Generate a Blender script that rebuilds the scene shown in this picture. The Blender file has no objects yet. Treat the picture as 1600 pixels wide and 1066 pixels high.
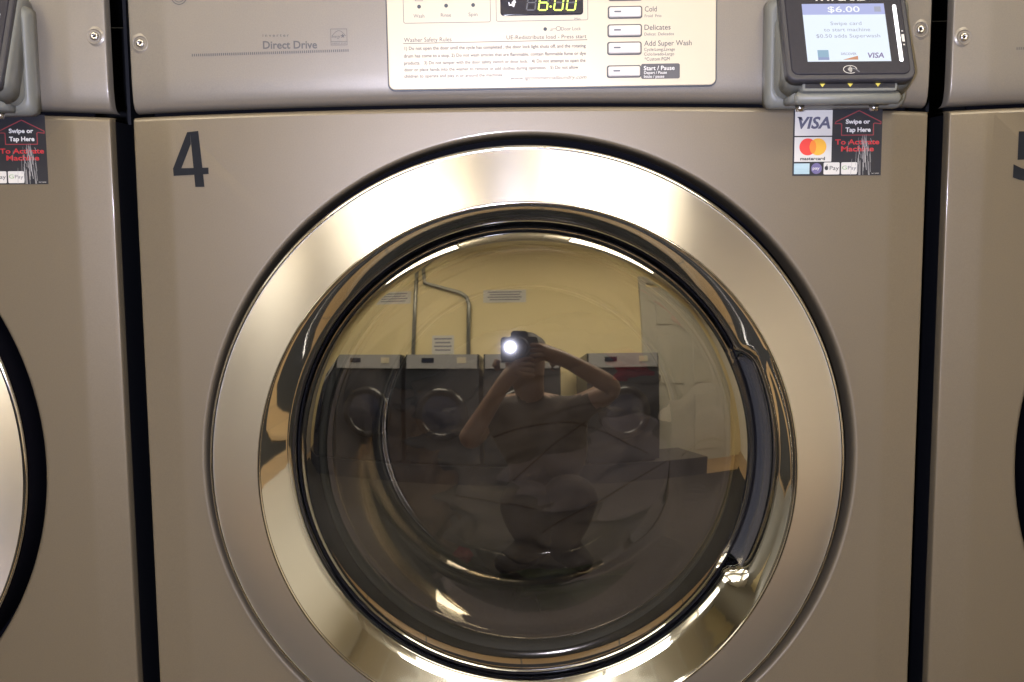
import bpy, bmesh, math, random
from mathutils import Vector, Matrix, noise
random.seed(4)
R = math.radians
scene = bpy.context.scene
col = scene.collection

# ------------------------------------------------------------------ camera
cd = bpy.data.cameras.new('camera'); cam = bpy.data.objects.new('camera', cd); col.objects.link(cam)
cd.sensor_width = 36; cd.lens = 40.0; cd.clip_start = 0.01; cd.clip_end = 60
_f = Vector((0, math.cos(R(7.0)), -math.sin(R(7.0)))); _r = Vector((1, 0, 0)); _u = _r.cross(_f)
_c, _s = math.cos(R(.45)), math.sin(R(.45))
_r2 = _r*_c - _u*_s; _u2 = _u*_c + _r*_s
_m = Matrix((_r2, _u2, -_f)).transposed().to_4x4(); _m.translation = (0, -1.0, .94)
cam.matrix_world = _m
scene.camera = cam

# ------------------------------------------------------------------ world, lamps, exposure
world = bpy.data.worlds.new('World'); scene.world = world; world.use_nodes = True
world.node_tree.nodes['Background'].inputs[0].default_value = (1, .9, .75, 1)
world.node_tree.nodes['Background'].inputs[1].default_value = .02
FLASH = (-.030, -.985, .938)
fl = bpy.data.lights.new('camera_flash', 'SPOT'); fl.energy = 42; fl.shadow_soft_size = .0045; fl.color = (.84, .87, 1.17)
fl.spot_size = R(115); fl.spot_blend = .9
fo = bpy.data.objects.new('camera_flash', fl); fo.location = FLASH; col.objects.link(fo)
fo.rotation_euler = (R(84), 0, R(4))
vs = scene.view_settings
vs.view_transform = 'Standard'; vs.look = 'None'; vs.exposure = 0; vs.gamma = 1; vs.use_curve_mapping = False
CEIL_LAMP = 3.3

# ------------------------------------------------------------------ materials
def pmat(name, c, rough=.5, metal=0, coat=0, coat_rough=.05, spec=.5, bump=0, bscale=200, bvec=(1, 1, 1),
         vary=0, vscale=8, aniso=0, tangent=None, emit=0, emit_c=None, rvary=0, detail=4):
    m = bpy.data.materials.new(name); m.use_nodes = True
    nt = m.node_tree; n = nt.nodes; l = nt.links; b = n['Principled BSDF']
    b.inputs['Base Color'].default_value = (*c, 1); b.inputs['Roughness'].default_value = rough
    b.inputs['Metallic'].default_value = metal; b.inputs['Coat Weight'].default_value = coat
    b.inputs['Coat Roughness'].default_value = coat_rough; b.inputs['Specular IOR Level'].default_value = spec
    if emit:
        b.inputs['Emission Color'].default_value = (*(emit_c or c), 1); b.inputs['Emission Strength'].default_value = emit
    tc = mp = None
    def mapped(sc):
        tc = n.new('ShaderNodeTexCoord'); mp = n.new('ShaderNodeMapping'); mp.inputs['Scale'].default_value = sc
        l.new(tc.outputs['Object'], mp.inputs[0]); return mp
    if vary or rvary:
        mp = mapped(bvec); t = n.new('ShaderNodeTexNoise'); t.inputs['Scale'].default_value = vscale; t.inputs['Detail'].default_value = detail
        l.new(mp.outputs[0], t.inputs['Vector'])
        if vary:
            mx = n.new('ShaderNodeMix'); mx.data_type = 'RGBA'
            mx.inputs[6].default_value = (*[v*(1-vary) for v in c], 1); mx.inputs[7].default_value = (*[min(1, v*(1+vary)) for v in c], 1)
            l.new(t.outputs['Fac'], mx.inputs[0]); l.new(mx.outputs[2], b.inputs['Base Color'])
        if rvary:
            mr = n.new('ShaderNodeMapRange'); mr.inputs['From Min'].default_value = .3; mr.inputs['From Max'].default_value = .7
            mr.inputs['To Min'].default_value = rough*(1-rvary); mr.inputs['To Max'].default_value = rough*(1+rvary)
            l.new(t.outputs['Fac'], mr.inputs[0]); l.new(mr.outputs[0], b.inputs['Roughness'])
    if bump:
        mp2 = mapped(bvec); t2 = n.new('ShaderNodeTexNoise'); t2.inputs['Scale'].default_value = bscale; t2.inputs['Detail'].default_value = 3
        l.new(mp2.outputs[0], t2.inputs['Vector'])
        bp = n.new('ShaderNodeBump'); bp.inputs['Strength'].default_value = bump; bp.inputs['Distance'].default_value = .001
        l.new(t2.outputs['Fac'], bp.inputs['Height']); l.new(bp.outputs[0], b.inputs['Normal'])
    if aniso:
        b.inputs['Anisotropic'].default_value = aniso
        v = n.new('ShaderNodeCombineXYZ'); v.inputs[0].default_value, v.inputs[1].default_value, v.inputs[2].default_value = tangent
        l.new(v.outputs[0], b.inputs['Tangent'])
    return m

M = {}
M['paint'] = pmat('taupe_metallic_paint', (.160, .129, .084), .38, .3, .45, .09, vary=.14, vscale=900, bump=.12, bscale=2600)
M['fascia'] = pmat('taupe_fascia_plastic', (.228, .202, .164), .36, .3, .45, .09, vary=.12, vscale=900, bump=.10, bscale=2600)
M['steel'] = pmat('brushed_steel', (.88, .83, .74), .235, .88, vary=.05, vscale=40, bvec=(.05, 1, 14), aniso=.95, tangent=(0, 0, 1), bump=.05, bscale=140)
def add_brush_lobe(m, fac, r, an):
    # hairline brushing: a second lobe, tight across the lines and wide along the other way
    nt = m.node_tree; n = nt.nodes; l = nt.links; b = n['Principled BSDF']; out = n['Material Output']
    g = n.new('ShaderNodeBsdfAnisotropic'); g.inputs['Color'].default_value = (.9, .86, .79, 1)
    g.inputs['Roughness'].default_value = r; g.inputs['Anisotropy'].default_value = an
    v = n.new('ShaderNodeCombineXYZ'); v.inputs[0].default_value = 1; l.new(v.outputs[0], g.inputs['Tangent'])
    mx = n.new('ShaderNodeMixShader'); mx.inputs[0].default_value = fac
    l.new(b.outputs[0], mx.inputs[1]); l.new(g.outputs[0], mx.inputs[2]); l.new(mx.outputs[0], out.inputs[0])
add_brush_lobe(M['steel'], .36, .29, .56)
M['steelside'] = pmat('steel_edge_trim', (.88, .86, .82), .09, 1)
M['chrome'] = pmat('chromed_plastic', (.84, .875, .92), .045, 1, bump=.09, bscale=22)
M['black'] = pmat('black_rubber_gap', (.002, .002, .004), .7, spec=.08)
M['glossblack'] = pmat('glossy_black_plastic', (.012, .012, .015), .08)
M['pocket'] = pmat('dark_grip_plastic', (.26, .255, .25), .15, .8, bump=.5, bscale=25)
M['navy'] = pmat('dark_blue_cabinet', (.007, .0075, .010), .45, spec=.3)
M['plate'] = pmat('cream_overlay_sheet', (.61, .54, .40), .33, .15, vary=.015, vscale=30)
M['ink'] = pmat('grey_ink', (.065, .065, .08), .5)
M['inkfade'] = pmat('faded_grey_ink', (.125, .125, .14), .5)
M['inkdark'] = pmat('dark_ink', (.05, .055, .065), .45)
M['inkfascia'] = pmat('grey_print', (.085, .08, .078), .45)
M['button'] = pmat('white_button_plastic', (.70, .67, .62), .25)
M['numeral'] = pmat('charcoal_vinyl', (.012, .013, .015), .75, spec=.12, vary=.3, vscale=120)
M['white'] = pmat('white_print', (.72, .70, .66), .5)
M['tile'] = pmat('offwhite_print', (.60, .58, .53), .35)
M['disp'] = pmat('smoked_display_window', (.016, .02, .04), .06, coat=1)
M['ghost'] = pmat('unlit_segment', (.075, .075, .075), .4)
M['seg'] = pmat('lit_yellow_green_segment', (.6, .8, .1), .4, emit=1.15, emit_c=(.72, .95, .08))
M['dispwhite'] = pmat('white_display_symbol', (.7, .7, .7), .4, emit=.5)
M['screw'] = pmat('zinc_screw', (.62, .60, .57), .25, 1)
M['reader'] = pmat('grey_moulded_housing', (.17, .172, .148), .42, bump=.15, bscale=900)
M['readerblack'] = pmat('black_bezel_plastic', (.030, .028, .034), .5, spec=.2, bump=.1, bscale=1500, vary=.15, vscale=300)
M['readeredge'] = pmat('dark_bezel_edge', (.045, .043, .047), .4, spec=.3)
M['lcd'] = pmat('lcd_white', (.02, .02, .02), .3, spec=.15, emit=1.02, emit_c=(.80, .89, 1.0))
M['lcdhead'] = pmat('lcd_lavender', (.02, .02, .02), .3, spec=.15, emit=.78, emit_c=(.55, .60, 1.0))
M['lcdtext'] = pmat('lcd_grey_text', (.02, .02, .02), .3, spec=.15, emit=.60, emit_c=(.62, .64, .82))
M['lcdwhite'] = pmat('lcd_bright_text', (.02, .02, .02), .3, spec=.15, emit=1.000, emit_c=(.95, .97, 1))
M['lcdblue'] = pmat('lcd_blue_tile', (.02, .02, .02), .3, spec=.15, emit=0.600, emit_c=(.45, .72, .95))
M['lcdblue2'] = pmat('lcd_blue_tile_low', (.02, .02, .02), .3, spec=.15, emit=0.550, emit_c=(.5, .6, 1))
M['lcdorange'] = pmat('lcd_orange', (.02, .02, .02), .3, spec=.15, emit=0.600, emit_c=(1, .45, .25))
M['lcdviolet'] = pmat('lcd_violet', (.02, .02, .02), .3, spec=.15, emit=0.350, emit_c=(.5, .35, .85))
M['bar'] = pmat('lit_status_bar', (.9, .9, 1), .3, emit=1.6, emit_c=(1, .97, .97))
M['yellow'] = pmat('yellow_arrow_print', (.75, .62, .09), .5)
M['stick'] = pmat('black_sticker_vinyl', (.022, .022, .026), .33)
M['red'] = pmat('red_print', (.50, .028, .03), .5)
M['reddim'] = pmat('worn_red_print', (.27, .035, .04), .5)
M['mcred'] = pmat('card_red', (.72, .045, .03), .5)
M['mcorange'] = pmat('card_orange', (.80, .22, .02), .5)
M['mcyellow'] = pmat('card_yellow', (.78, .40, .03), .5)
M['visagrey'] = pmat('card_grey_blue', (.085, .085, .13), .5)
M['paleblue'] = pmat('pale_blue_tile', (.36, .50, .54), .5, vary=.25, vscale=60, bvec=(.3, 1, 3))
M['violet'] = pmat('violet_badge', (.13, .11, .24), .5)
M['green'] = pmat('green_print', (.18, .35, .12), .5)
M['inktile'] = pmat('black_tile_ink', (.03, .03, .03), .5)
M['scratch'] = pmat('bare_scratch', (.30, .29, .27), .6)
M['gasket'] = pmat('grey_door_gasket', (.075, .078, .06), .45)
M['drum'] = pmat('stainless_drum', (.24, .23, .21), .30, 1, bump=.1, bscale=40)
M['darkener'] = pmat('reflection_darkener', (.014, .013, .0125), .8, vary=.3, vscale=9)  # near-black, to darken what the door glass and bezel mirror
M['concrete'] = pmat('concrete_plinth', (.22, .21, .19), .8, vary=.2, vscale=12)
M['denim'] = pmat('dark_washed_denim', (.12, .102, .09), .85, vary=.45, vscale=18, bump=.5, bscale=900)
M['stitch'] = pmat('tan_stitching', (.09, .065, .045), .8)
M['redcloth'] = pmat('red_cotton', (.22, .018, .03), .9, vary=.3, vscale=20, bump=.4, bscale=700)
M['cream'] = pmat('cream_cotton', (.60, .52, .40), .9, vary=.2, vscale=20, bump=.4, bscale=700)
M['olive'] = pmat('olive_cotton', (.08, .10, .05), .9, vary=.3, vscale=20, bump=.4, bscale=700)
M['brownc'] = pmat('brown_cotton', (.12, .08, .055), .9, vary=.3, vscale=20, bump=.4, bscale=700)
M['diffuser'] = pmat('lamp_diffuser', (.9, .85, .75), .5, emit=CEIL_LAMP, emit_c=(1, .91, .74))
M['lampframe'] = pmat('white_enamel', (.7, .68, .62), .4)
M['wallyellow'] = pmat('yellow_wall_paint', (.86, .73, .42), .6, vary=.04, vscale=2, bump=.2, bscale=60)
M['wallcream'] = pmat('cream_wall_paint', (.76, .71, .62), .6, vary=.04, vscale=2)
M['ceiling'] = pmat('ceiling_tile', (.66, .61, .52), .9, vary=.04, vscale=5)
M['wallgrey'] = pmat('grey_wall_paint', (.30, .285, .26), .6, vary=.04, vscale=2)
M['diffuser_added'] = pmat('wall_brightener_diffuser', (.9, .85, .75), .5, emit=CEIL_LAMP*4.0, emit_c=(1, .91, .74))  # stronger glow for the added lamps that brighten the back wall
M['doorwhite'] = pmat('white_door_paint', (.55, .53, .46), .4)
M['oppbody'] = pmat('dark_grey_enamel', (.030, .034, .045), .35, .3, coat=.4)
M['oppfascia'] = pmat('light_grey_fascia', (.30, .30, .31), .35)
M['conduit'] = pmat('galvanised_pipe', (.35, .36, .34), .4, .8)
M['paper'] = pmat('paper_notice', (.7, .7, .68), .7)
M['paperink'] = pmat('notice_ink', (.2, .2, .28), .7)
M['skin'] = pmat('skin', (.20, .11, .075), .5, vary=.1, vscale=20)  # skin tone darkened to stand in for backlighting
M['shirt'] = pmat('brown_shirt', (.028, .020, .018), .85, vary=.2, vscale=25)
M['trousers'] = pmat('dark_trousers', (.006, .006, .008), .85, vary=.2, vscale=25)
M['hair'] = pmat('dark_hair', (.02, .014, .01), .6)
M['camblack'] = pmat('camera_body_black', (.02, .02, .02), .4)
M['lens'] = pmat('lens_glass', (.01, .01, .02), .03)

def floor_material():
    m = pmat('worn_tan_floor_tile', (.33, .25, .15), .35, vary=.25, vscale=3)
    nt = m.node_tree; n = nt.nodes; l = nt.links; b = n['Principled BSDF']
    tc = n.new('ShaderNodeTexCoord'); br = n.new('ShaderNodeTexBrick'); br.offset = 0
    br.inputs['Color1'].default_value = (.42, .27, .12, 1); br.inputs['Color2'].default_value = (.37, .235, .105, 1)
    br.inputs['Mortar'].default_value = (.13, .10, .07, 1); br.inputs['Scale'].default_value = 1
    br.inputs['Brick Width'].default_value = .305; br.inputs['Row Height'].default_value = .305; br.inputs['Mortar Size'].default_value = .003
    l.new(tc.outputs['Object'], br.inputs['Vector']); l.new(br.outputs['Color'], b.inputs['Base Color'])
    return m
M['floor'] = floor_material()

def glass_material(name, tint, refl, rough=.0, tintrough=False):
    m = bpy.data.materials.new(name); m.use_nodes = True; nt = m.node_tree; n = nt.nodes; l = nt.links
    n.remove(n['Principled BSDF']); out = n['Material Output']
    tr = n.new('ShaderNodeBsdfTransparent'); tr.inputs[0].default_value = (*tint, 1)
    gl = n.new('ShaderNodeBsdfGlossy'); gl.inputs['Roughness'].default_value = rough; gl.inputs['Color'].default_value = (.97, .95, .9, 1)
    fr = n.new('ShaderNodeFresnel'); fr.inputs[0].default_value = 1.45 if refl > .05 else 1.32
    ad = n.new('ShaderNodeMath'); ad.operation = 'ADD'; ad.use_clamp = True; ad.inputs[1].default_value = refl
    mx = n.new('ShaderNodeMixShader'); l.new(fr.outputs[0], ad.inputs[0]); l.new(ad.outputs[0], mx.inputs[0])
    l.new(tr.outputs[0], mx.inputs[1]); l.new(gl.outputs[0], mx.inputs[2])
    # faint smear of dust and wiping marks on the pane
    df = n.new('ShaderNodeBsdfDiffuse'); df.inputs[0].default_value = (.5, .47, .42, 1)
    tc = n.new('ShaderNodeTexCoord'); no = n.new('ShaderNodeTexNoise'); no.inputs['Scale'].default_value = 26; no.inputs['Detail'].default_value = 9; no.inputs['Roughness'].default_value = .7
    mr = n.new('ShaderNodeMapRange'); mr.inputs['From Min'].default_value = .45; mr.inputs['From Max'].default_value = .8; mr.inputs['To Max'].default_value = .016; mr.inputs['To Min'].default_value = .001
    l.new(tc.outputs['Object'], no.inputs['Vector']); l.new(no.outputs['Fac'], mr.inputs[0])
    mx2 = n.new('ShaderNodeMixShader'); l.new(mr.outputs[0], mx2.inputs[0]); l.new(mx.outputs[0], mx2.inputs[1]); l.new(df.outputs[0], mx2.inputs[2])
    l.new(mx2.outputs[0], out.inputs[0])
    return m
M['glass'] = glass_material('smoked_door_glass', (.70, .66, .60), .37, .019)
M['bowl'] = glass_material('moulded_glass_bowl', (.86, .86, .82), .0, .03)

# ------------------------------------------------------------------ mesh builder
_tcache = {}
def text_geo(s, offset, shear):
    k = (s, offset, shear)
    if k in _tcache: return _tcache[k]
    cu = bpy.data.curves.new('t', 'FONT'); cu.body = s; cu.size = 1; cu.offset = offset; cu.shear = shear; cu.resolution_u = 3
    o = bpy.data.objects.new('t', cu); col.objects.link(o)
    dg = bpy.context.evaluated_depsgraph_get(); me = o.evaluated_get(dg).to_mesh()
    vv = [tuple(v.co[:2]) for v in me.vertices]; ff = [tuple(p.vertices) for p in me.polygons]
    o.evaluated_get(dg).to_mesh_clear(); bpy.data.objects.remove(o); bpy.data.curves.remove(cu)
    _tcache[k] = (vv, ff); return vv, ff

class MB:
    """collects shapes (in a frame) and links them as one mesh object"""
    def __init__(s, origin=(0, 0, 0)):
        s.v = []; s.f = []; s.mi = []; s.sm = []; s.mats = []; s.M = Matrix(); s.o = Vector(origin); s.k = 1; s.dy = 0
    def mat(s, k):
        m = M[k]
        if m not in s.mats: s.mats.append(m)
        return s.mats.index(m)
    def add(s, vv, ff, mk, smooth=False):
        b = len(s.v); i = s.mat(mk)
        s.v += [s.M @ Vector(p) for p in vv]
        for f in ff: s.f.append(tuple(b+q for q in f)); s.mi.append(i); s.sm.append(smooth)
    def box(s, c, d, mk):
        x, y, z = c; a, b, e = d[0]/2, d[1]/2, d[2]/2
        vv = [(x+i*a, y+j*b, z+k*e) for i in (-1, 1) for j in (-1, 1) for k in (-1, 1)]
        s.add(vv, [(0, 1, 3, 2), (4, 6, 7, 5), (0, 4, 5, 1), (2, 3, 7, 6), (0, 2, 6, 4), (1, 5, 7, 3)], mk)
    def loft(s, rings, mk, cap0=True, cap1=True, smooth=True, closed=True):
        n = len(rings[0]); vv = [p for r in rings for p in r]; ff = []
        for i in range(len(rings)-1):
            for j in range(n if closed else n-1):
                ff.append((i*n+j, i*n+(j+1) % n, (i+1)*n+(j+1) % n, (i+1)*n+j))
        s.add(vv, ff, mk, smooth)
        if cap0: s.add(rings[0], [tuple(range(n))[::-1]], mk)
        if cap1: s.add(rings[-1], [tuple(range(n))], mk)
    # frame with u right, v up, w towards the viewer
    def rr(s, x0, x1, y0, y1, r, k=6):
        r = min(r, (x1-x0)/2, (y1-y0)/2); o = []
        for cx, cy, a in ((x1-r, y1-r, 0), (x0+r, y1-r, 90), (x0+r, y0+r, 180), (x1-r, y0+r, 270)):
            for i in range(k+1):
                t = R(a+90*i/k); o.append((cx+r*math.cos(t), cy+r*math.sin(t)))
        return o
    def slab(s, x0, x1, y0, y1, r, w0, w1, bev, mk, k=6):
        """rounded-rectangle slab, its front edge rounded by bev"""
        rings = [[(a, b, w0) for a, b in s.rr(x0, x1, y0, y1, r, k)]]
        for i in range(5):
            t = R(90*i/4); ins = bev*(1-math.cos(t)); w = w1-bev+bev*math.sin(t)
            rings.append([(a, b, w) for a, b in s.rr(x0+ins, x1-ins, y0+ins, y1-ins, max(r-ins, .0001), k)])
        s.loft(rings, mk, True, True)
    def frame(s, x0, x1, y0, y1, r, t, w, mk):
        a = s.rr(x0, x1, y0, y1, r); b = s.rr(x0+t, x1-t, y0+t, y1-t, max(r-t, .0001))
        s.loft([[(p, q, w) for p, q in a], [(p, q, w) for p, q in b]], mk, False, False, False)
    def sheet(s, pts, w, mk):
        s.add([(a, b, w) for a, b in pts], [tuple(range(len(pts)))], mk)
    def disc(s, x, y, r, w, mk, n=28, ry=None):
        s.sheet([(x+r*math.cos(2*math.pi*i/n), y+(ry or r)*math.sin(2*math.pi*i/n)) for i in range(n)], w, mk)
    def line(s, pts, t, w, mk, closed=False):
        n = len(pts); seg = n if closed else n-1
        for i in range(seg):
            a = Vector(pts[i]); b = Vector(pts[(i+1) % n]); d = (b-a)
            if d.length < 1e-9: continue
            d.normalize(); q = Vector((-d.y, d.x))*t/2; e = d*t*.3
            s.sheet([tuple(a-q-e), tuple(b-q+e), tuple(b+q+e), tuple(a+q-e)], w+i*2e-6, mk)
    def text(s, t, x0, x1, base, cap, w, mk, offset=0, shear=0):
        """text fitted between x0 and x1 with the given capital height, standing on base"""
        vv, ff = text_geo(t, offset, shear)
        a = min(p[0] for p in vv); b = max(p[0] for p in vv); k = (x1-x0)/(b-a); h = cap/.70
        s.add([(x0+(p[0]-a)*k, base+p[1]*h, w) for p in vv], ff, mk)
    def tube(s, pts, rad, mk, n=12, cap=True):
        rings = []
        for i, p in enumerate(pts):
            p = Vector(p); d = Vector(pts[min(i+1, len(pts)-1)])-Vector(pts[max(i-1, 0)]); d.normalize()
            up = Vector((0, 0, 1)) if abs(d.z) < .9 else Vector((1, 0, 0)); a = d.cross(up).normalized(); b = d.cross(a)
            r = rad[i] if isinstance(rad, (list, tuple)) else rad
            rings.append([tuple(p+a*r*math.cos(2*math.pi*j/n)+b*r*math.sin(2*math.pi*j/n)) for j in range(n)])
        s.loft(rings, mk, cap, cap)
    def lathe(s, prof, cx, cz, mk, n=160, a0=0, a1=360, mks=None):
        """prof: (radius, y[, centre shift z]) about an axis along y; angle 0 = up, clockwise seen from the front"""
        full = abs(a1-a0-360) < 1e-6; m = n if full else n+1
        prof = [(p[0]*s.k, p[1]+s.dy)+tuple(p[2:]) for p in prof]
        rings = [[(cx+p[0]*math.sin(R(a0+(a1-a0)*j/n)), p[1], cz+(p[2] if len(p) > 2 else 0)+p[0]*math.cos(R(a0+(a1-a0)*j/n))) for j in range(m)] for p in prof]
        for i in range(len(rings)-1):
            s.loft([rings[i], rings[i+1]], mks[i] if mks else mk, False, False, True, full)
    def build(s, name, parent=None, **kw):
        me = bpy.data.meshes.new(name)
        me.from_pydata([tuple(p-s.o) for p in s.v], [], s.f)
        for m in s.mats: me.materials.append(m)
        me.polygons.foreach_set('material_index', s.mi); me.polygons.foreach_set('use_smooth', s.sm)
        bm = bmesh.new(); bm.from_mesh(me); bmesh.ops.remove_doubles(bm, verts=bm.verts, dist=1e-7)
        bmesh.ops.recalc_face_normals(bm, faces=bm.faces) if kw.pop('fix', False) else None
        bm.to_mesh(me); bm.free(); me.update()
        o = bpy.data.objects.new(name, me); col.objects.link(o); o.parent = parent
        if parent is None: o.location = s.o
        for k, v in kw.items(): o[k] = v
        return o

def front(ox, oz, y, rot=0, tilt=0):
    """frame on an upright face looking at -y: local x right, y up, z towards the viewer; tilt leans it back"""
    u = Vector((1, 0, 0)); v = Vector((0, math.sin(tilt), math.cos(tilt))); w = Vector((0, -math.cos(tilt), math.sin(tilt)))
    u2 = u*math.cos(rot)+v*math.sin(rot); v2 = v*math.cos(rot)-u*math.sin(rot)
    m = Matrix((u2, v2, w)).transposed().to_4x4(); m.translation = (ox, y, oz); return m

def empty(name, loc, **kw):
    o = bpy.data.objects.new(name, None); col.objects.link(o); o.location = loc; o.empty_display_size = .05
    for k, v in kw.items(): o[k] = v
    return o
def copy_tree(o, parent=None, skip=()):
    c = o.copy(); col.objects.link(c); c.parent = parent
    for ch in [q for q in bpy.data.objects if q.parent == o]:
        if ch.name.split('.')[0] not in skip: copy_tree(ch, c, skip)
    return c
def struct(mb, name): return mb.build(name, kind='structure')

# ------------------------------------------------------------------ the room (seen in the reflections)
XL, XR, YB, YF, HC = -3.6, 3.0, -3.75, .85, 2.6
b = MB(); b.box(((XL+XR)/2, (YB+YF)/2, -.05), (XR-XL+.4, YF-YB+.4, .1), 'floor'); struct(b, 'floor')
b = MB(); b.box((-.5, -1.80, .006), (5.4, 2.3, .012), 'darkener'); struct(b, 'added_mat')  # added mat, darkens the floor mirrored in the door glass
b = MB(); b.box(((XL+XR)/2, (YB+YF)/2, HC+.05), (XR-XL+.4, YF-YB+.4, .1), 'ceiling')
for i in range(12): b.box((XL+.61*i+.2, (YB+YF)/2, HC-.003), (.022, YF-YB, .008), 'lampframe')
for i in range(8): b.box(((XL+XR)/2, YB+.61*i+.15, HC-.0045), (XR-XL, .022, .008), 'lampframe')
struct(b, 'ceiling')
b = MB(); b.box(((XL+XR)/2, YB-.05, HC/2), (XR-XL, .1, HC), 'wallyellow'); struct(b, 'wall_back')
b = MB(); b.box(((XL+XR)/2, YF+.05, HC/2), (XR-XL, .1, HC), 'navy'); struct(b, 'wall_front')  # coloured navy so the gaps between the washers look unlit
b = MB(); b.box((XL-.05, (YB+YF)/2, HC/2), (.1, YF-YB, HC), 'wallgrey'); struct(b, 'wall_left')
b = MB(); b.box((XR+.05, (YB+YF)/2, HC/2), (.1, YF-YB, HC), 'wallcream'); struct(b, 'wall_right')
b = MB(); b.box((0, .275, .055), (6.4, 1.15, .19), 'darkener'); struct(b, 'plinth')  # brought forward and blackened to darken the mirrored top of the bezel
b = MB(); b.box((-.6, -3.36, .085), (4.6, .80, .17), 'oppbody'); struct(b, 'plinth_opposite')

def ceiling_light(x, y, label, hx=.53, hy=.42, dm='diffuser'):
    # lowered on made-up rods so their glow also brightens the ceiling
    e = empty('ceiling_light', (x, y, HC), label=label, category='ceiling light', group='hung lamps over the aisle')
    b = MB((x, y, HC))
    for sx in (-1, 1): b.box((x+sx*(hx+.006), y, HC-.25), (.010, 2*hy+.02, .05), 'lampframe'); b.box((x, y+sx*(hy+.005), HC-.25), (2*hx-.001, .008, .05), 'lampframe')
    b.build('frame', e)
    for sx in (-1, 1):
        b = MB((x, y, HC)); b.tube([(x+sx*hx*.7, y, HC-.223), (x+sx*hx*.7, y, HC-.001)], .006, 'lampframe', 8); b.build('added_rod', e)
    b = MB((x, y, HC)); b.box((x, y, HC-.25), (2*hx-.002, 2*hy-.002, .052), dm); b.build('diffuser', e)
ceiling_light(-1.15, -.95, 'lit hung lamp over the aisle, mirrored at the upper left of the steel ring', .46)
ceiling_light(.675, -.95, 'lit hung lamp over the aisle, mirrored at the upper right of the steel ring')
ceiling_light(-2.95, -.95, 'added lit lamp at the far left end of the aisle, out of view')  # added lamp, out of view, for a brighter room
ceiling_light(-1.15, -2.05, 'added lamp behind the photographer to brighten the yellow wall, left one', dm='diffuser_added')  # added, unseen source that lifts the wall's brightness
ceiling_light(1.0, -2.05, 'added lamp behind the photographer to brighten the yellow wall, right one', dm='diffuser_added')  # second added source for the same wall

# opposite row of washers, facing us
def opposite_washer(x):
    e = empty('facing_washer', (x, -3.0, 0), label='dark washer', category='washing machine', group='dark washers across the aisle')
    b = MB((x, -3.0, 0)); b.box((x, -3.35, .43), (.66, .66, .82), 'oppbody'); b.box((x, -3.345, .03), (.6, .6, .06), 'oppbody'); b.build('cabinet', e)
    b = MB((x, -3.0, 0)); b.box((x, -3.33, .905), (.66, .63, .125), 'oppbody'); b.box((x, -3.01, .905), (.63, .02, .122), 'oppfascia')
    b.box((x-.12, -2.998, .915), (.11, .006, .04), 'disp'); b.box((x+.18, -2.998, .915), (.08, .006, .05), 'plate'); b.build('control_panel', e)
    b = MB((x, -3.0, 0)); b.lathe([(.235, -3.02), (.23, -2.985), (.18, -2.975), (.17, -2.99)], x, .45, 'glossblack', 64); d = b.build('door', e)
    b = MB((x, -3.0, 0)); b.lathe([(.17, -2.99), (.10, -2.972), (.0005, -2.966)], x, .45, 'disp', 48); b.build('door_glass', d)
    return e
labs = ['dark washer across the aisle, first from the left in the glass reflection', 'dark washer across the aisle, second from the left in the glass reflection',
        'dark washer across the aisle, behind the photographer', 'dark washer across the aisle, beside the white panel door', 'dark washer across the aisle, beyond the left edge of the reflection']
w0 = opposite_washer(-1.39); spacing = .70
for i, xx in enumerate((-1.39, -.69, .01, .90, -2.09)):
    w = w0 if i == 0 else copy_tree(w0)
    w.location.x = xx; w.location.z = .17; w['label'] = labs[i]
# white panel door in the back wall
e = empty('interior_door', (1.85, YB, 0), label='white six panel door in the yellow wall beyond the opposite washers', category='door')
b = MB((1.85, YB, 0)); b.box((1.85, YB+.02, .97), (.92, .035, 1.94), 'doorwhite')
for sx in (-1, 1):
    for z0, z1 in ((.12, .75), (.87, 1.40), (1.52, 1.80)):
        b.M = Matrix.Translation((1.85+sx*.215, YB+.0375, 0)) @ Matrix.Rotation(R(90), 4, 'X') @ Matrix.Scale(-1, 4, (0, 0, 1))
        b.M = Matrix(((1, 0, 0, 1.85+sx*.215), (0, 0, 1, YB+.038), (0, 1, 0, 0), (0, 0, 0, 1)))
        b.slab(-.15, .15, z0, z1, .01, 0, .012, .008, 'doorwhite', 2)
b.M = Matrix(); b.build('door_leaf', e)
b = MB((1.85, YB, 0)); b.tube([(1.46, YB+.04, .95), (1.46, YB+.09, .95)], [.025, .03], 'screw'); b.build('handle', e)
b = MB((1.85, YB, 0))
for sx in (-1, 1): b.box((1.85+sx*.50, YB+.025, .99), (.08, .05, 1.98), 'doorwhite')
b.box((1.85, YB+.026, 2.02), (1.08, .05, .08), 'doorwhite'); b.build('door_frame', e)
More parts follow.
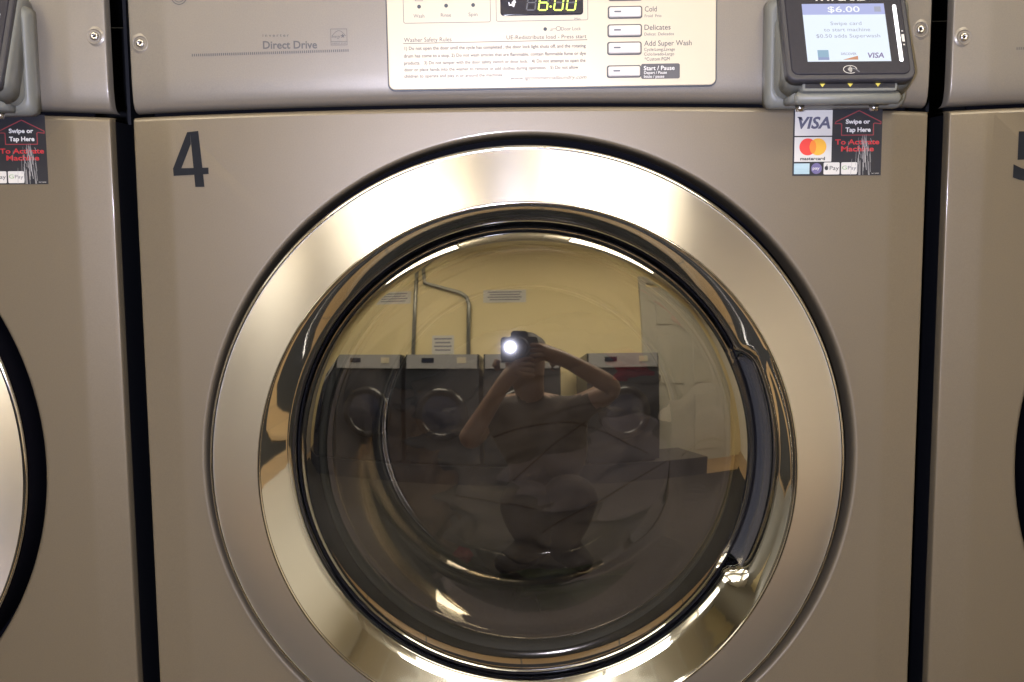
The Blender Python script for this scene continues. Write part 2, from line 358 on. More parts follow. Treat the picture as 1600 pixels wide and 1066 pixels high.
# conduits and notices on the wall
for nm, x, lab in (('conduit', -1.15, 'grey conduit pipe on the yellow wall, left one'), ('conduit', -.55, 'grey conduit pipe on the yellow wall, bending left near its top')):
    b = MB((x, YB, .9)); pts = [(x, YB+.03, .9), (x, YB+.03, 1.75)]
    if x > -.6: pts += [(x-.03, YB+.03, 1.83), (x-.1, YB+.03, 1.88), (x-.5, YB+.03, 2.0), (x-.6, YB+.03, HC-.004)]
    else: pts += [(x, YB+.03, HC-.004)]
    b.tube(pts, .022, 'conduit'); b.build(nm, label=lab, category='pipe', group='conduit pipes on the back wall')
for x, z, w, h, lab in ((-.83, 1.32, .24, .20, 'small paper notice above the opposite washers'), (-1.42, 1.85, .42, .14, 'wide printed notice, left one on the yellow wall'), (-.17, 1.84, .46, .14, 'wide printed notice right of the conduit pipes')):
    b = MB((x, YB, z)); b.box((x, YB+.004, z), (w, .004, h), 'paper')
    for i in range(4): b.box((x, YB+.0065, z+h*.32-i*h*.2), (w*(.8-.1*(i % 2)), .001, h*.08), 'paperink')
    b.build('notice', label=lab, category='notice', group='paper notices on the yellow wall')

# ------------------------------------------------------------------ our washers
CX, DXC, DZC = .0177, .0127, .7065          # cabinet centre x, door axis x and z
HW = .3463; ZT, ZBOT = 1.0149, .16          # half width, seam height, foot of the front panel
O = (CX, .35, .15)
def arch(x): return .0066*(1-((x-CX)/HW)**2)
def side_f(d):
    if d >= .0365: return 0
    if d >= .030: return 8.46*(.0365-d)**2
    y = .000357+.11*(.030-d)
    return y if d >= .0028 else y+430000*(.0028-d)**3
SIDE = [(d/10000, side_f(d/10000)) for d in (0, 2, 4, 7, 10, 13, 16, 20, 24, 28, 60, 100, 150, 200, 250, 300, 310, 320, 330, 340, 350, 358, 365, 390)]
def side_y(x):
    d = HW-abs(x-CX)
    for (a, ya), (c, yc) in zip(SIDE, SIDE[1:]):
        if d <= c: return ya+(yc-ya)*max(0, (d-a))/(c-a)
    return 0
XS = sorted({CX+s*(HW-d) for s in (-1, 1) for d, _ in SIDE} | {CX-.3+i*.6/24 for i in range(25)})

washer = empty('washing_machine', O, label='taupe front-load washer with a black number 4 and a steel ringed round door', category='washing machine', group='taupe washers standing side by side')

# front panel: flat sheet with a rolled round opening, soft side edges and a rolled top edge
def front_panel(parent, shift=0):
    b = MB(O)
    n = 192; HR = .2905; HCX = DXC+.0026+shift
    top = ZT-.0006
    def rect_pt(a):
        dx, dz = math.sin(a), math.cos(a); x0, x1, z0, z1 = CX-HW+.039, CX+HW-.039, ZBOT, top-.004
        t = 1e9
        if dx > 1e-9: t = min(t, (x1-HCX)/dx)
        if dx < -1e-9: t = min(t, (x0-HCX)/dx)
        if dz > 1e-9: t = min(t, (z1-DZC)/dz)
        if dz < -1e-9: t = min(t, (z0-DZC)/dz)
        return HCX+dx*t, DZC+dz*t
    angs = sorted([2*math.pi*i/n for i in range(n)] + [math.atan2(x-HCX, z-DZC) % (2*math.pi) for x in (CX-HW+.039, CX+HW-.039) for z in (ZBOT, top-.004)])
    rings = []
    for r, y in ((HR-.001, .045), (HR-.001, .010), (HR-.0005, .006), (HR, .0030), (HR+.0006, .0016), (HR+.0014, .0007), (HR+.0024, .0002), (HR+.0034, 0), (HR+.0042, 0)):
        rings.append([])
        for a in angs:
            q = rect_pt(a); lim = math.hypot(q[0]-HCX, q[1]-DZC)
            rr_ = min(r, lim-.0002)
            rings[-1].append((HCX+rr_*math.sin(a), y, DZC+rr_*math.cos(a)))
    outer = []
    for a in angs:
        x, z = rect_pt(a); z2 = z+arch(x)*max(0, (z-DZC-.29)/(top-.004-DZC-.29)) if z > DZC+.29 else z
        outer.append((x, 0, z2))
    rings.append(outer); b.loft(rings, 'paint', False, False, True)
    for s in (-1, 1):                              # side strips
        cols = [(CX+s*(HW-d), y) for d, y in SIDE]; zz = [ZBOT+(top-.004-ZBOT)*i/20 for i in range(21)]
        b.loft([[(x, y, z+(arch(x) if i == 20 else 0)) for i, z in enumerate(zz)] for x, y in (cols if s > 0 else cols[::-1])], 'paint', False, False, True, False)
    prof = [(-.004, 0), (-.0022, .0003), (-.0008, .0014), (0, .0034), (0, .03)]
    b.loft([[(x, max(side_y(x), 0)+dy, top+dz+arch(x)) for x in XS] for dz, dy in prof], 'paint', False, False, True, False)
    for s in (-1, 1): b.box((CX+s*(HW-.0025), .045, (ZBOT+ZT)/2), (.0016, .060, ZT-ZBOT-.006), 'navy')
    return b.build('front_panel', parent)
body = front_panel(washer)
# cabinet
b = MB(O)
for s in (-1, 1): b.box((CX+s*(HW-.0045), .39, .68), (.003, .64, 1.04), 'navy')
b.box((CX, .708, .68), (2*HW-.014, .004, 1.03), 'navy'); b.box((CX, .39, 1.198), (2*HW-.016, .63, .004), 'navy'); b.box((CX, .39, .157), (2*HW-.016, .63, .006), 'navy')
b.build('cabinet', washer)
b = MB(O)      # bulkhead behind the door opening
b.lathe([(.205, .052), (.30, .052), (.33, .053)], DXC, DZC, 'black', 96); b.box((CX, .040, ZT+.004), (2*HW-.02, .004, .03), 'black')
b.build('bulkhead', washer)
# fascia
b = MB(O)
lip = [(0, .016), (.0003, .013), (.0016, .0075), (.0045, .0040), (.009, .0020), (.015, .0009), (.021, .0003), (.028, 0), (.06, 0), (.10, 0), (.180, 0)]
rows = []
for dz, dy in lip: rows.append([(x, side_y(x)*1.0+dy+(.0006 if dz < .0001 else 0), ZT+.0035+dz+arch(x)*max(0, 1-dz/.18)) for x in XS])
b.loft(rows, 'fascia', False, False, True, False)
fascia = b.build('control_fascia', washer)

def wp(px, z): return px
# printing on the fascia
b = MB(O); b.M = front(0, 0, -.0004, R(.0))
b.text('Direct Drive', -.2116, -.1652, 1.0716, .0064, 0, 'inkfascia', .02)
b.text('i n v e r t e r', -.2116, -.1890, 1.0815, .0026, 0, 'inkfascia', .01)
for i in range(76):
    t = i/75; x = -.2729+.1337*t; z = 1.0655+.0030*t
    b.sheet([(x, z), (x+.0009, z), (x+.0009, z+.0022), (x, z+.0022)], 0, 'inkfascia')
x0, x1, z0, z1 = -.1534, -.1392, 1.0740, 1.0878
b.frame(x0, x1, z0, z1, .0002, .0004, 0, 'inkfascia')
b.line([(x0, z0+.0032), (x1, z0+.0032)], .0004, .00002, 'inkfascia')
b.line([(x0+.0012+.0118*t/10, z0+.0078+.0044*math.sin(math.pi*t/10)) for t in range(11)], .0004, .00004, 'inkfascia')
b.text('energy', x0+.001, x0+.0085, z0+.0062, .0026, 0, 'inkfascia', 0, .4)
b.sheet([(x1-.0038+(.0022 if k % 2 == 0 else .0009)*math.sin(R(36*k)), z0+.0078+(.0022 if k % 2 == 0 else .0009)*math.cos(R(36*k))) for k in range(10)], .00004, 'inkfascia')
b.text('ENERGY STAR', x0+.001, x1-.001, z0+.0010, .0013, 0, 'inkfascia')
b.build('lettering', fascia)
b = MB(O); b.M = front(-.2820, 1.1155, -.0004)      # round maker's emblem, only its foot is in view
b.lathe([(.0001, 0), (.0001, 0)], 0, 0, 'inkfascia', 4)
for r0, r1 in ((.0060, .0068), (.0042, .0047)):
    n_ = 40; b.loft([[(r*math.cos(2*math.pi*j/n_), r*math.sin(2*math.pi*j/n_), 0) for j in range(n_)] for r in (r0, r1)], 'inkfascia', False, False, False)
b.build('emblem', fascia)
def screw(x, z, y, s=1):
    b = MB(O); yy = side_y(x)
    b.lathe([(.0085, yy-.0001), (.0068, yy-.0006), (.0062, yy-.0010), (.0058, yy-.0006), (.0052, yy+.0001)], x, z, 'fascia', 32)
    b.lathe([(.0037, yy-.0002), (.0036, yy-.0014), (.0028, yy-.0022), (.0013, yy-.0024), (.0012, yy-.0008), (.0002, yy-.0008)], x, z, 'screw', 24, mks=['screw', 'screw', 'screw', 'screw', 'black'])
    return b.build('screw', fascia)
screw(-.3175, 1.0772, .01); screw(.3530, 1.0838, .01)

# cream control plate with everything printed on it; lengths come from a 1600-wide measuring grid of the plate
PF = front(-.1042, 1.0359, -.0002, R(.45))
def g(px, py):
    pa = px+(141-py)*(.035-.021*(px-608)/510)
    return (pa-608)*.0005516, (141-(py+(px-608)*.0157))*.000540
plate = MB(O); plate.M = PF
plate.slab(0, .2813, 0, .125, .0055, -.002, .0016, .0008, 'plate')
plate = plate.build('control_plate', washer)
b = MB(O); b.M = PF                                   # dark border round the plate
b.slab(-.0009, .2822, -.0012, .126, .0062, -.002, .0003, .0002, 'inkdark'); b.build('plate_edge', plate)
W = .0019
b = MB(O); b.M = PF
def tx(s, xa, xb, yb, cap, mk='ink', off=0.0, sh=0):
    u0, v = g(xa, yb); u1, v1 = g(xb, yb)
    m = b.M.copy(); b.M = PF @ Matrix.Translation((0, 0, 0))
    b.text(s, u0, u1, (v+v1)/2, cap*.00054, W, mk, off, sh); b.M = m
def bx_(x0, y0, x1, y1, r=3, t=.7, mk='inkfade'):
    a = g(x0, y1); c = g(x1, y0); b.frame(a[0], c[0], a[1], c[1], r*.00055, t*.00055, W, mk)
def dot(px, py, r=3.0, mk='inkdark'):
    u, v = g(px, py); b.disc(u, v, r*.00055, W, mk, 20)
def ln(x0, y0, x1, y1, t=.9, mk='ink'):
    b.line([g(x0, y0), g(x1, y1)], t*.00055, W, mk)
for s, xc, w, py in (('Wash', 654, 17, 29), ('Rinse', 696, 16, 27.5), ('Spin', 738, 14, 26.5)):
    tx(s, xc-w/2, xc+w/2, py, 5.6, 'inkfade', .0)
    dot(xc, py-17); 
    ln(xc-6, py-26, xc+5, py-26, .8, 'inkfade'); ln(xc-6, py-26, xc-7, py-32, .8, 'inkfade'); ln(xc+5, py-26, xc+6, py-32, .8, 'inkfade')
bx_(630, -60, 763, 38, 3, .8); bx_(774, -60, 915, 35, 3, .8)
tx('Min', 896, 905, 32.5, 4, 'inkfade')
dot(850.5, 46.5, 2.8)
ln(859, 46.5, 867, 46, .8, 'inkfade'); ln(858, 48.5, 862, 48.3, .8, 'inkfade')
u, v = g(871, 45.7); b.frame(u-.0021, u+.0021, v-.0018, v+.0018, .0016, .0005, W, 'inkfade')
tx('Door Lock', 875.5, 906, 48.5, 5.6, 'inkfade')
tx('Washer Safety Rules', 631, 705, 66, 6.6, 'ink')
tx('UE-Redistribute load - Press start', 790.5, 915, 61.5, 6.2, 'ink')
ln(630, 69, 916, 63, .9)
lines = ['1) Do not open the door until the cycle has completed , the door lock light shuts off, and the rotating',
         'drum has come to a stop. 2) Do not wash articles that are flammable, contain flammable fume or dye',
         'products.   3) Do not tamper with the door safety switch or door lock.   4) Do not attempt to open the',
         'door or place hands into the washer to remove or add clothes during operation.   5) Do not allow',
         'children to operate and play in or around the machines.']
for s, (xa, xb), yl in zip(lines, ((632, 914), (631, 914.5), (631.5, 914), (632, 903), (632, 786)), (76.8, 88.5, 99.5, 110, 121)):
    # each line follows the plate's own slope
    tx(s, xa, xb, yl, 5.2, 'ink', .012)
tx('www.lgcommerciallaundry.com', 798, 916, 124.5, 6.0, 'ink', 0, .3)
for (s1, s2, y1) in (('Warm', 'Tiede  Templado', -9), ('Cold', 'Froid  Frio', 19.5), ('Delicates', 'Delicat  Delicados', 47.5)):
    tx(s1, 1005, 1005+{'Warm': 24, 'Cold': 18.5, 'Delicates': 40.5}[s1], y1, 8.2, 'ink'); 
    tx(s2, 1005, 1005+{'Warm': 43, 'Cold': 26, 'Delicates': 46}[s1], y1+8.7, 4.6, 'inkfade')
tx('Add Super Wash', 1005, 1079, 72, 8.2, 'ink'); tx('Cycle:Long,Lavage', 1005, 1053, 80, 4.8); tx('Ciclo:lavado-Largo', 1005, 1052, 87.3, 4.8); tx('*Custom PGM', 1006, 1045, 95.3, 5.4)
a = g(1001, 124); c = g(1061, 99.5); b.sheet(b.rr(a[0], c[0], a[1], c[1], .0016), W, 'inkfascia')
W2 = W; W = W+.0001
tx('Start / Pause', 1005, 1053, 110, 6.6, 'white', .012); tx('Depart / Pause', 1005.5, 1041, 116, 4.4, 'white', .01); tx('Inicio / pause', 1005.5, 1037, 122, 4.4, 'white', .01)
W = W2
b.build('lettering', plate)
for i, (y0, y1) in enumerate(((-17, 3.5), (10.5, 31), (38.5, 59.5), (65.5, 87), (102, 122.5))):
    b = MB(O); b.M = PF; a = g(947.5, y1); c = g(1001, y0)
    b.slab(a[0], c[0], a[1], c[1], .0022, 0, .0019, .0001, 'inkfascia'); k = .0011
    b.slab(a[0]+k, c[0]-k, a[1]+k, c[1]-k, .0016, 0, .0046, .0016, 'button')
    u, v = g(962.5, (y0+y1)/2+(-.5)); b.sheet(b.rr(u-.0030, u+.0030, v-.0007, v+.0007, .0005), .00465, 'inkfade')
    bt = b.build('button', plate)
    if i == 4: bt['label'] = 'white start button beside the dark start and pause label'
# display
b = MB(O); b.M = PF; a = g(780.5, 26.5); c = g(908, -40)
b.slab(a[0], c[0], a[1], c[1], .003, 0, .0028, .0010, 'disp')
def seg7(px, py_bot, on, wpx=14, h=31, slant=.12, mk='seg', t=2.2):
    # px, py_bot: lower left corner on the grid
    P = {'a': ((0, 1), (1, 1)), 'b': ((1, 1), (1, .5)), 'c': ((1, .5), (1, 0)), 'd': ((0, 0), (1, 0)), 'e': ((0, .5), (0, 0)), 'f': ((0, 1), (0, .5)), 'g': ((0, .5), (1, .5))}
    for k in 'abcdefg':
        (xa, ya), (xb, yb) = P[k]; ya -= 0; q = .12
        if ya == yb: xa += q; xb -= q
        else: ya, yb = ya-.06, yb+.06
        p0 = g(px+xa*wpx+ya*h*slant, py_bot-ya*h); p1 = g(px+xb*wpx+yb*h*slant, py_bot-yb*h)
        b.line([p0, p1], t*.00055, .00285+(.00002 if k in on else 0), 'seg' if k in on else 'ghost')
for px, on in ((821, ''), (839.5, 'acdefg'), (863.5, 'abcdef'), (883, 'abcdef')): seg7(px, 17.5, on, 13, 23)
u, v = g(858.5, 12.2); b.disc(u, v, .0009, .0029, 'seg', 12)
p = [(796, 12), (794, 8), (793, 5), (794, 10), (797, 13), (800, 11), (803, 12), (803, 8), (805, 7), (801, 5), (803, 0), (804, -3), (800, -3), (799, 2), (797, 4), (799, 7), (797, 9)]
b.line([g(x, y) for x, y in ((793.5, 6), (794.5, 10), (798, 9.5), (801, 12), (802, 8), (798.5, 7), (801, 4), (803.5, 6), (801.5, 1), (802.5, -4), (806, -6))], .0010, .0029, 'dispwhite')
b.build('display', plate)

# number 4
b = MB(O); q = lambda x, y: ((-.2933+(x-955)/205*.0308), (1.0026-(y-728)/314*.0480))
b.M = front(0, 0, -.0005)
b.sheet([q(*p) for p in ((1045, 735), (1062, 733), (1064, 800), (1003, 938), (955, 938))], 0, 'numeral')
b.sheet([q(*p) for p in ((1062, 733), (1110, 728), (1133, 1042), (1080, 1042))], .00008, 'numeral')
b.sheet([q(*p) for p in ((955, 937), (1160, 934), (1160, 970), (957, 979))], .00004, 'numeral')
b.build('number_decal', washer)

# payment sticker
def sticker(x, z, parent, org):
    b = MB(org); k = 6.89e-5
    b.M = front(x, z, -.0004)
    F = lambda px, py: ((px-163)*k, (940-py)*k)
    def rect(x0, y0, x1, y1, w, mk, r=0):
        a = F(x0, y1); c = F(x1, y0); b.sheet(b.rr(a[0], c[0], a[1], c[1], max(r*k, .00005), 3), w, mk)
    def T(s, x0, x1, yb, cap, w, mk, off=0, sh=0): b.text(s, F(x0, 0)[0], F(x1, 0)[0], F(0, yb)[1], cap*k, w, mk, off, sh)
    rect(163, 70, 1280, 940, 0, 'stick')
    rect(182, 125, 652, 442, .0001, 'tile'); rect(182, 458, 650, 765, .0001, 'tile')
    T('VISA', 222, 628, 350, 140, .0002, 'visagrey', .03, .22)
    b.sheet([F(205, 210), F(268, 210), F(285, 262)], .0002, 'visagrey')
    a = F(350, 580); b.disc(a[0], a[1], 106*k, .0002, 'mcred', 36); a = F(478, 580); b.disc(a[0], a[1], 106*k, .0003, 'mcyellow', 36)
    c = [F(414+42*math.cos(t/12*2*math.pi)*(1), 580-84*math.sin(t/12*2*math.pi)) for t in range(12)]; b.sheet(c, .0004, 'mcorange')
    T('mastercard', 258, 570, 745, 40, .0002, 'inktile', .03)
    rect(182, 785, 378, 918, .0001, 'paleblue'); a = F(466, 850); b.disc(a[0], a[1], 68*k, .0001, 'violet', 28)
    T('pay', 418, 505, 862, 36, .0002, 'tile', .01)
    rect(556, 775, 757, 925, .0001, 'tile', 14); rect(777, 775, 978, 925, .0001, 'tile', 14)
    T('Pay', 632, 748, 870, 52, .0002, 'inktile'); a = F(592, 845); b.disc(a[0], a[1], 25*k, .0002, 'inktile', 16, 27*k); b.disc(a[0]+.0016, a[1]+.0001, 7*k, .0003, 'tile', 10)
    b.sheet([F(590, 818), F(596, 802), F(606, 800), F(600, 815)], .00022, 'inktile')
    T('G', 788, 848, 866, 50, .0002, 'green'); T('Pay', 862, 968, 866, 46, .0002, 'inkfade')
    b.line([F(*p) for p in ((985, 135), (1262, 275), (1262, 300), (1185, 290), (1170, 300), (1170, 438), (770, 438), (770, 300), (755, 295), (685, 295), (700, 270))], 11*k, .0001, 'reddim', True)
    T('Swipe or', 820, 1125, 295, 52, .0002, 'white', .03); T('Tap Here', 818, 1135, 397, 54, .0002, 'white', .03)
    T('To Activate', 692, 1248, 552, 62, .0002, 'red', .02); T('Machine', 770, 1182, 638, 62, .0002, 'red', .02)
    rnd = random.Random(7)
    for i in range(46):
        xx = rnd.gauss(1035, 65); y0 = rnd.uniform(430, 800); y1 = min(935, y0+rnd.uniform(40, 230)); lean = (xx-1000)*.12
        b.sheet([F(xx, y0), F(xx+rnd.uniform(2, 5), y0), F(xx+lean+rnd.uniform(3, 9), y1), F(xx+lean, y1)], .0003+i*2e-6, 'scratch')
    T('SWY TAPV01', 1160, 1255, 922, 13, .0002, 'tile')
    return b.build('payment_sticker', parent)
stick = sticker(.2449, .9600, washer, O)

# ------------------------------------------------------------------ door
CZ = DZC
def DB():
    m = MB(O); m.k = 1.013; m.dy = .013; return m
door = DB()
ringp = [(.2745, -.0262), (.262, -.0338), (.250, -.0408), (.238, -.0474), (.2305, -.0514)]
door.lathe(ringp, DXC, CZ, 'steel', 240)
door = door.build('door_ring', washer, label='wide brushed steel door ring')
b = DB()
b.lathe([(.2772, -.0215), (.2780, -.0232), (.2772, -.0252), (.2747, -.0268), (.2744, -.0260)], DXC, CZ, 'steelside', 240)
b.lathe([(.2307, -.0512), (.2303, -.0520), (.2295, -.0524), (.2286, -.0520), (.2279, -.0508), (.2276, -.049)], DXC, CZ, 'steelside', 240)
b.build('ring_edge', door)
b = DB()
b.lathe([(.2770, -.0216), (.2775, -.016), (.2785, -.004), (.2790, .012), (.2790, .045)], DXC+.001, CZ, 'black', 180); b.build('door_shell', door)
# inner bezel with the grip pocket on the right
b = DB()
def ss(a, lo, hi): t = max(0, min(1, (a-lo)/(hi-lo))); return t*t*(3-2*t)
base = [(.2278, -.0506, 0), (.2270, -.0500, 0), (.2255, -.0488, .0004), (.2205, -.0445, .0022), (.2150, -.0397, .0045), (.2095, -.0349, .007), (.2042, -.0302, .0095), (.2024, -.0190, .0110)]
pock = [(.2278, -.0506, 0), (.2268, -.0484, 0), (.2225, -.0445, .0015), (.2180, -.0425, .003), (.2150, -.0375, .006), (.2128, -.0280, .0085), (.2115, -.0060, .0105), (.1995, .0040, .0115)]
N = 288; cols_ = []
for j in range(N+1):
    a = 360*j/N; w = ss(a, 62, 68)*(1-ss(a, 115, 122))
    cols_.append([(DXC+1.013*(p[0]*(1-w)+q_[0]*w)*math.sin(R(a)), .013+p[1]*(1-w)+q_[1]*w, CZ+p[2]+1.013*(p[0]*(1-w)+q_[0]*w)*math.cos(R(a))) for p, q_ in zip(base, pock)])
ca = []; da = []
for j in range(N):
    a = 360*(j+.5)/N
    for i in range(len(base)-1):
        quad = [cols_[j][i], cols_[j+1][i], cols_[j+1][i+1], cols_[j][i+1]]
        (da if (66 < a < 117 and i >= 5) else ca).append(quad)
def quads(mb, qs, mk):
    vv = [p for q_ in qs for p in q_]; mb.add(vv, [tuple(range(4*i, 4*i+4)) for i in range(len(qs))], mk, True)
quads(b, ca, 'chrome'); b.build('chrome_bezel', door)
b = DB(); quads(b, da, 'pocket'); b.build('handle_pocket', door)
# outer glass: convex pane
GC = .7187
b = DB(); RG = 1.0; y0 = -.044; prof = []
for i in range(25):
    r = .0002+.192*i/24; prof.append((r, y0+RG-math.sqrt(RG*RG-r*r)))
prof += [(.1955, -.0235), (.1990, -.0205), (.2015, -.0165)]
b.lathe(prof, DXC, GC, 'glass', 200); b.v = [Vector((p.x, p.y+(p.z-GC)*.034, p.z)) for p in b.v]
glass = b.build('door_glass', door, label='smoked convex door glass')
b = DB(); b.lathe([(.2016, -.0190), (.2000, -.012), (.193, -.006), (.186, -.004)], DXC, GC, 'glossblack', 160); b.v = [Vector((p.x, p.y+(p.z-GC)*.034, p.z)) for p in b.v]; b.build('glass_rim', door)
b = DB(); b.lathe([(.186, -.004), (.1800, .004), (.1765, .020), (.170, .045), (.160, .068), (.150, .092), (.143, .112), (.136, .121), (.127, .1235), (.100, .120), (.05, .116), (.0003, .115)], DXC+.004, GC-.006, 'bowl', 160)
b.build('glass_bowl', door)
b = MB(O); b.lathe([(.207, .046), (.190, .050), (.186, .060), (.193, .075), (.210, .080), (.214, .092), (.205, .105), (.210, .125), (.255, .135)], DXC, GC-.004, 'gasket', 120); b.build('door_gasket', washer)
b = MB(O); b.lathe([(.255, .135), (.272, .15), (.272, .60), (.26, .62), (.0005, .63)], DXC, GC, 'drum', 96)
for k in range(3):
    t0 = R(60+120*k); p0 = Vector((DXC+.272*math.sin(t0), 0, GC+.272*math.cos(t0))); c0 = Vector((DXC+.20*math.sin(t0), 0, GC+.20*math.cos(t0)))
    tv = Vector((math.cos(t0), 0, -math.sin(t0)))*.035
    b.loft([[tuple(p0-tv+Vector((0, y, 0))), tuple(c0-tv*.3+Vector((0, y, 0))), tuple(c0+tv*.3+Vector((0, y, 0))), tuple(p0+tv+Vector((0, y, 0)))] for y in (.17, .60)], 'drum', True, True, False)
b.build('drum', washer)

# ------------------------------------------------------------------ neighbours
def s_num(txt, x0, x1, z0, z1, org, parent):
    b = MB(org); b.M = front(0, 0, -.0005)
    b.text(txt, x0, x1, z0, z1-z0, 0, 'numeral', .045); return b.build('number_decal', parent)
left = copy_tree(washer, None, ('number_decal', 'payment_sticker', 'front_panel')); left.location = (CX-.7135-.0098, .352, .1513); left.rotation_euler.z = R(1.6)
left['label'] = 'taupe front-load washer cut off at the left edge, left of the washer marked 4'
sl = stick.copy(); col.objects.link(sl); sl.parent = left; sl.location = (-.7275+.7105+.0025, 0, .9579-.960-.0010)
right = copy_tree(washer, None, ('number_decal', 'payment_sticker', 'front_panel')); right.location = (CX+.7115+.0073, .352, .1512); right.rotation_euler.z = R(-1.2)
right['label'] = 'taupe front-load washer at the right edge with part of a number 5 showing'
for w_, sh_ in ((left, -.016), (right, .019)):
    for ch in [q_ for q_ in bpy.data.objects if q_.parent == w_]:
        if ch.name.split('.')[0] in ('door_ring', 'bulkhead', 'door_gasket', 'drum'): ch.location.x += sh_
    front_panel(w_, sh_)
s_num('5', .4365-.7075, .4365-.7075+.031, .9560, .9945, O, right)

# ------------------------------------------------------------------ card reader
RO = (.277, 0, 1.0165)
reader = empty('card_reader', RO, label='grey and black card reader with a lit six dollar screen, above the washer marked 4', category='card reader', group='card readers bolted to the washers')
XC = .277
b = MB(RO)
def sec(y, hx, z0, z1, r): return [(XC+a, y, c) for a, c in b.rr(-hx, hx, z0, z1, r)]
b.loft([sec(0, .0598, 1.0165, 1.1085, .007), sec(-.010, .0598, 1.0165, 1.1085, .008), sec(-.0145, .0592, 1.0172, 1.108, .009), sec(-.0175, .0575, 1.0195, 1.106, .010), sec(-.0185, .0555, 1.0230, 1.104, .010)], 'reader', True, True)
b.build('mount', reader)
b = MB(RO)
b.loft([sec(-.010, .0545, 1.022, 1.100, .012), sec(-.022, .0540, 1.024, 1.094, .012), sec(-.034, .0525, 1.0305, 1.069, .010), sec(-.040, .0515, 1.0335, 1.057, .009), sec(-.046, .0505, 1.036, 1.045, .004)], 'reader', True, True)
TL = R(26); FF = front(XC, 1.0362, -.0620, 0, TL)
b.M = FF; b.slab(-.0525, .0545, .0015, .1035, .010, -.030, -.006, .004, 'reader'); b.M = Matrix()
b.build('housing', reader)
b = MB(RO); b.M = FF
b.slab(-.0525, .0522, 0, .102, .0085, -.010, -.0012, .0016, 'readeredge'); b.slab(-.0485, .0480, .0045, .099, .006, -.004, 0, .0010, 'readerblack')
head = b.build('bezel', reader)
b = MB(RO); b.M = FF
b.text('PAYCARD', -.023, .020, .0745, .0062, .0001, 'tile', .03)
b.build('lettering', head)
b = MB(RO); b.M = FF
a0, b0, rr0 = -.0012, .0086, .0052       # contactless symbol
b.line([(a0+rr0*1.05*math.cos(t/20*2*math.pi), b0+.0036*math.sin(t/20*2*math.pi)) for t in range(18)], .0005, .0001, 'tile')
for k in range(4):
    r_ = .0008+.0009*k; b.line([(a0-.0022+r_*math.cos(R(t)), b0+r_*math.sin(R(t))) for t in range(-50, 51, 20)], .00042, .00012, 'tile')
b.line([(a0+.0018, b0+.0010), (a0+.0045, b0+.0004), (a0+.0070, b0-.0022)], .0011, .00014, 'inkfade')
b.build('contactless_symbol', head)
b = MB(RO); b.M = FF
for zz, hh in ((.044, .0012), (.031, .0012)): b.sheet([(.0445, zz), (.0459, zz), (.0459, zz+hh), (.0445, zz+hh)], .0001, 'tile')
b.sheet([(.0440, .0345), (.0463, .0345), (.0463, .0415), (.0440, .0415)], .0001, 'tile')
b.build('card_symbol', head)
b = MB(RO); b.M = FF
s0, s1, t0_, t1_ = -.0350, .0330, .0160, .0712
b.sheet([(s0, t0_), (s1, t0_), (s1, t1_-.0105), (s0, t1_-.0105)], .0002, 'lcd'); b.sheet([(s0, t1_-.0105), (s1, t1_-.0105), (s1, t1_), (s0, t1_)], .0002, 'lcdhead')
b.text('$6.00', -.0140, .0125, t1_-.0082, .0056, .0003, 'lcdwhite', .012)
b.sheet([(.0245, t1_-.0080), (.0300, t1_-.0080), (.0300, t1_-.0030), (.0245, t1_-.0030)], .0003, 'lcdtext')
for i, (s, xa, xb) in enumerate((('Swipe card', -.013, .0125), ('to start machine', -.019, .0190), ('$0.50 adds Superwash', -.0258, .0265))):
    b.text(s, xa, xb, .0505-.0060*i, .0034, .0003, 'lcdtext')
b.sheet([(-.0262, .0174), (-.0172, .0174), (-.0172, .0200), (-.0262, .0200)], .0003, 'lcdblue2'); b.sheet([(-.0262, .0200), (-.0172, .0200), (-.0172, .0268), (-.0262, .0268)], .0003, 'lcdblue')
b.text('DISCOVER', -.0072, .0052, .0220, .0022, .0003, 'lcdviolet'); b.sheet([(-.0065, .0175), (.0063, .0175), (.0063, .0212)], .00031, 'lcdorange')
b.text('VISA', .0145, .0275, .0192, .0048, .0003, 'lcdviolet', .02, .2)
b.build('screen', reader)
b = MB(RO); b.M = FF; b.slab(.0398, .0428, .0155, .0700, .0015, 0, .0004, .0001, 'bar'); b.build('status_light', reader)
b = MB(RO)
b.loft([sec(-.020, .0395, 1.0260, 1.0400, .002), sec(-.054, .0390, 1.0268, 1.0385, .002), sec(-.0552, .0380, 1.0275, 1.0375, .002)], 'reader', True, True)
b.tube([(XC-.043, -.047, 1.0222), (XC-.041, -.048, 1.0222), (XC+.041, -.048, 1.0222), (XC+.043, -.047, 1.0222)], [.003, .0052, .0052, .003], 'reader', 20)
b.loft([sec(-.010, .046, 1.0178, 1.026, .003), sec(-.042, .044, 1.0205, 1.027, .003)], 'reader', True, True)
slot = b.build('card_slot', reader)
b = MB(RO); b.M = front(XC, 1.0, -.0553)
b.sheet([(-.0366, .0294), (.0366, .0294), (.0366, .0339), (-.0366, .0339)], .0001, 'stick')
for x in (-.0226, 0, .0226): b.sheet([(x-.0025, .0334), (x, .0303), (x+.0025, .0334)], .0002, 'yellow')
b.build('arrow_label', slot)
for x in (.2457, .3085):
    b = MB(RO); b.tube([(x, -.018, 1.0135), (x, -.018, 1.0190)], [.0032, .0042], 'screw', 16); b.build('screw', reader)
# left reader, lower and further left than ours
r2 = copy_tree(reader); r2.location = (RO[0]-.7415, 0, RO[2]-.0008)
r2['label'] = 'grey and black card reader cut off by the left edge, above the left washer'

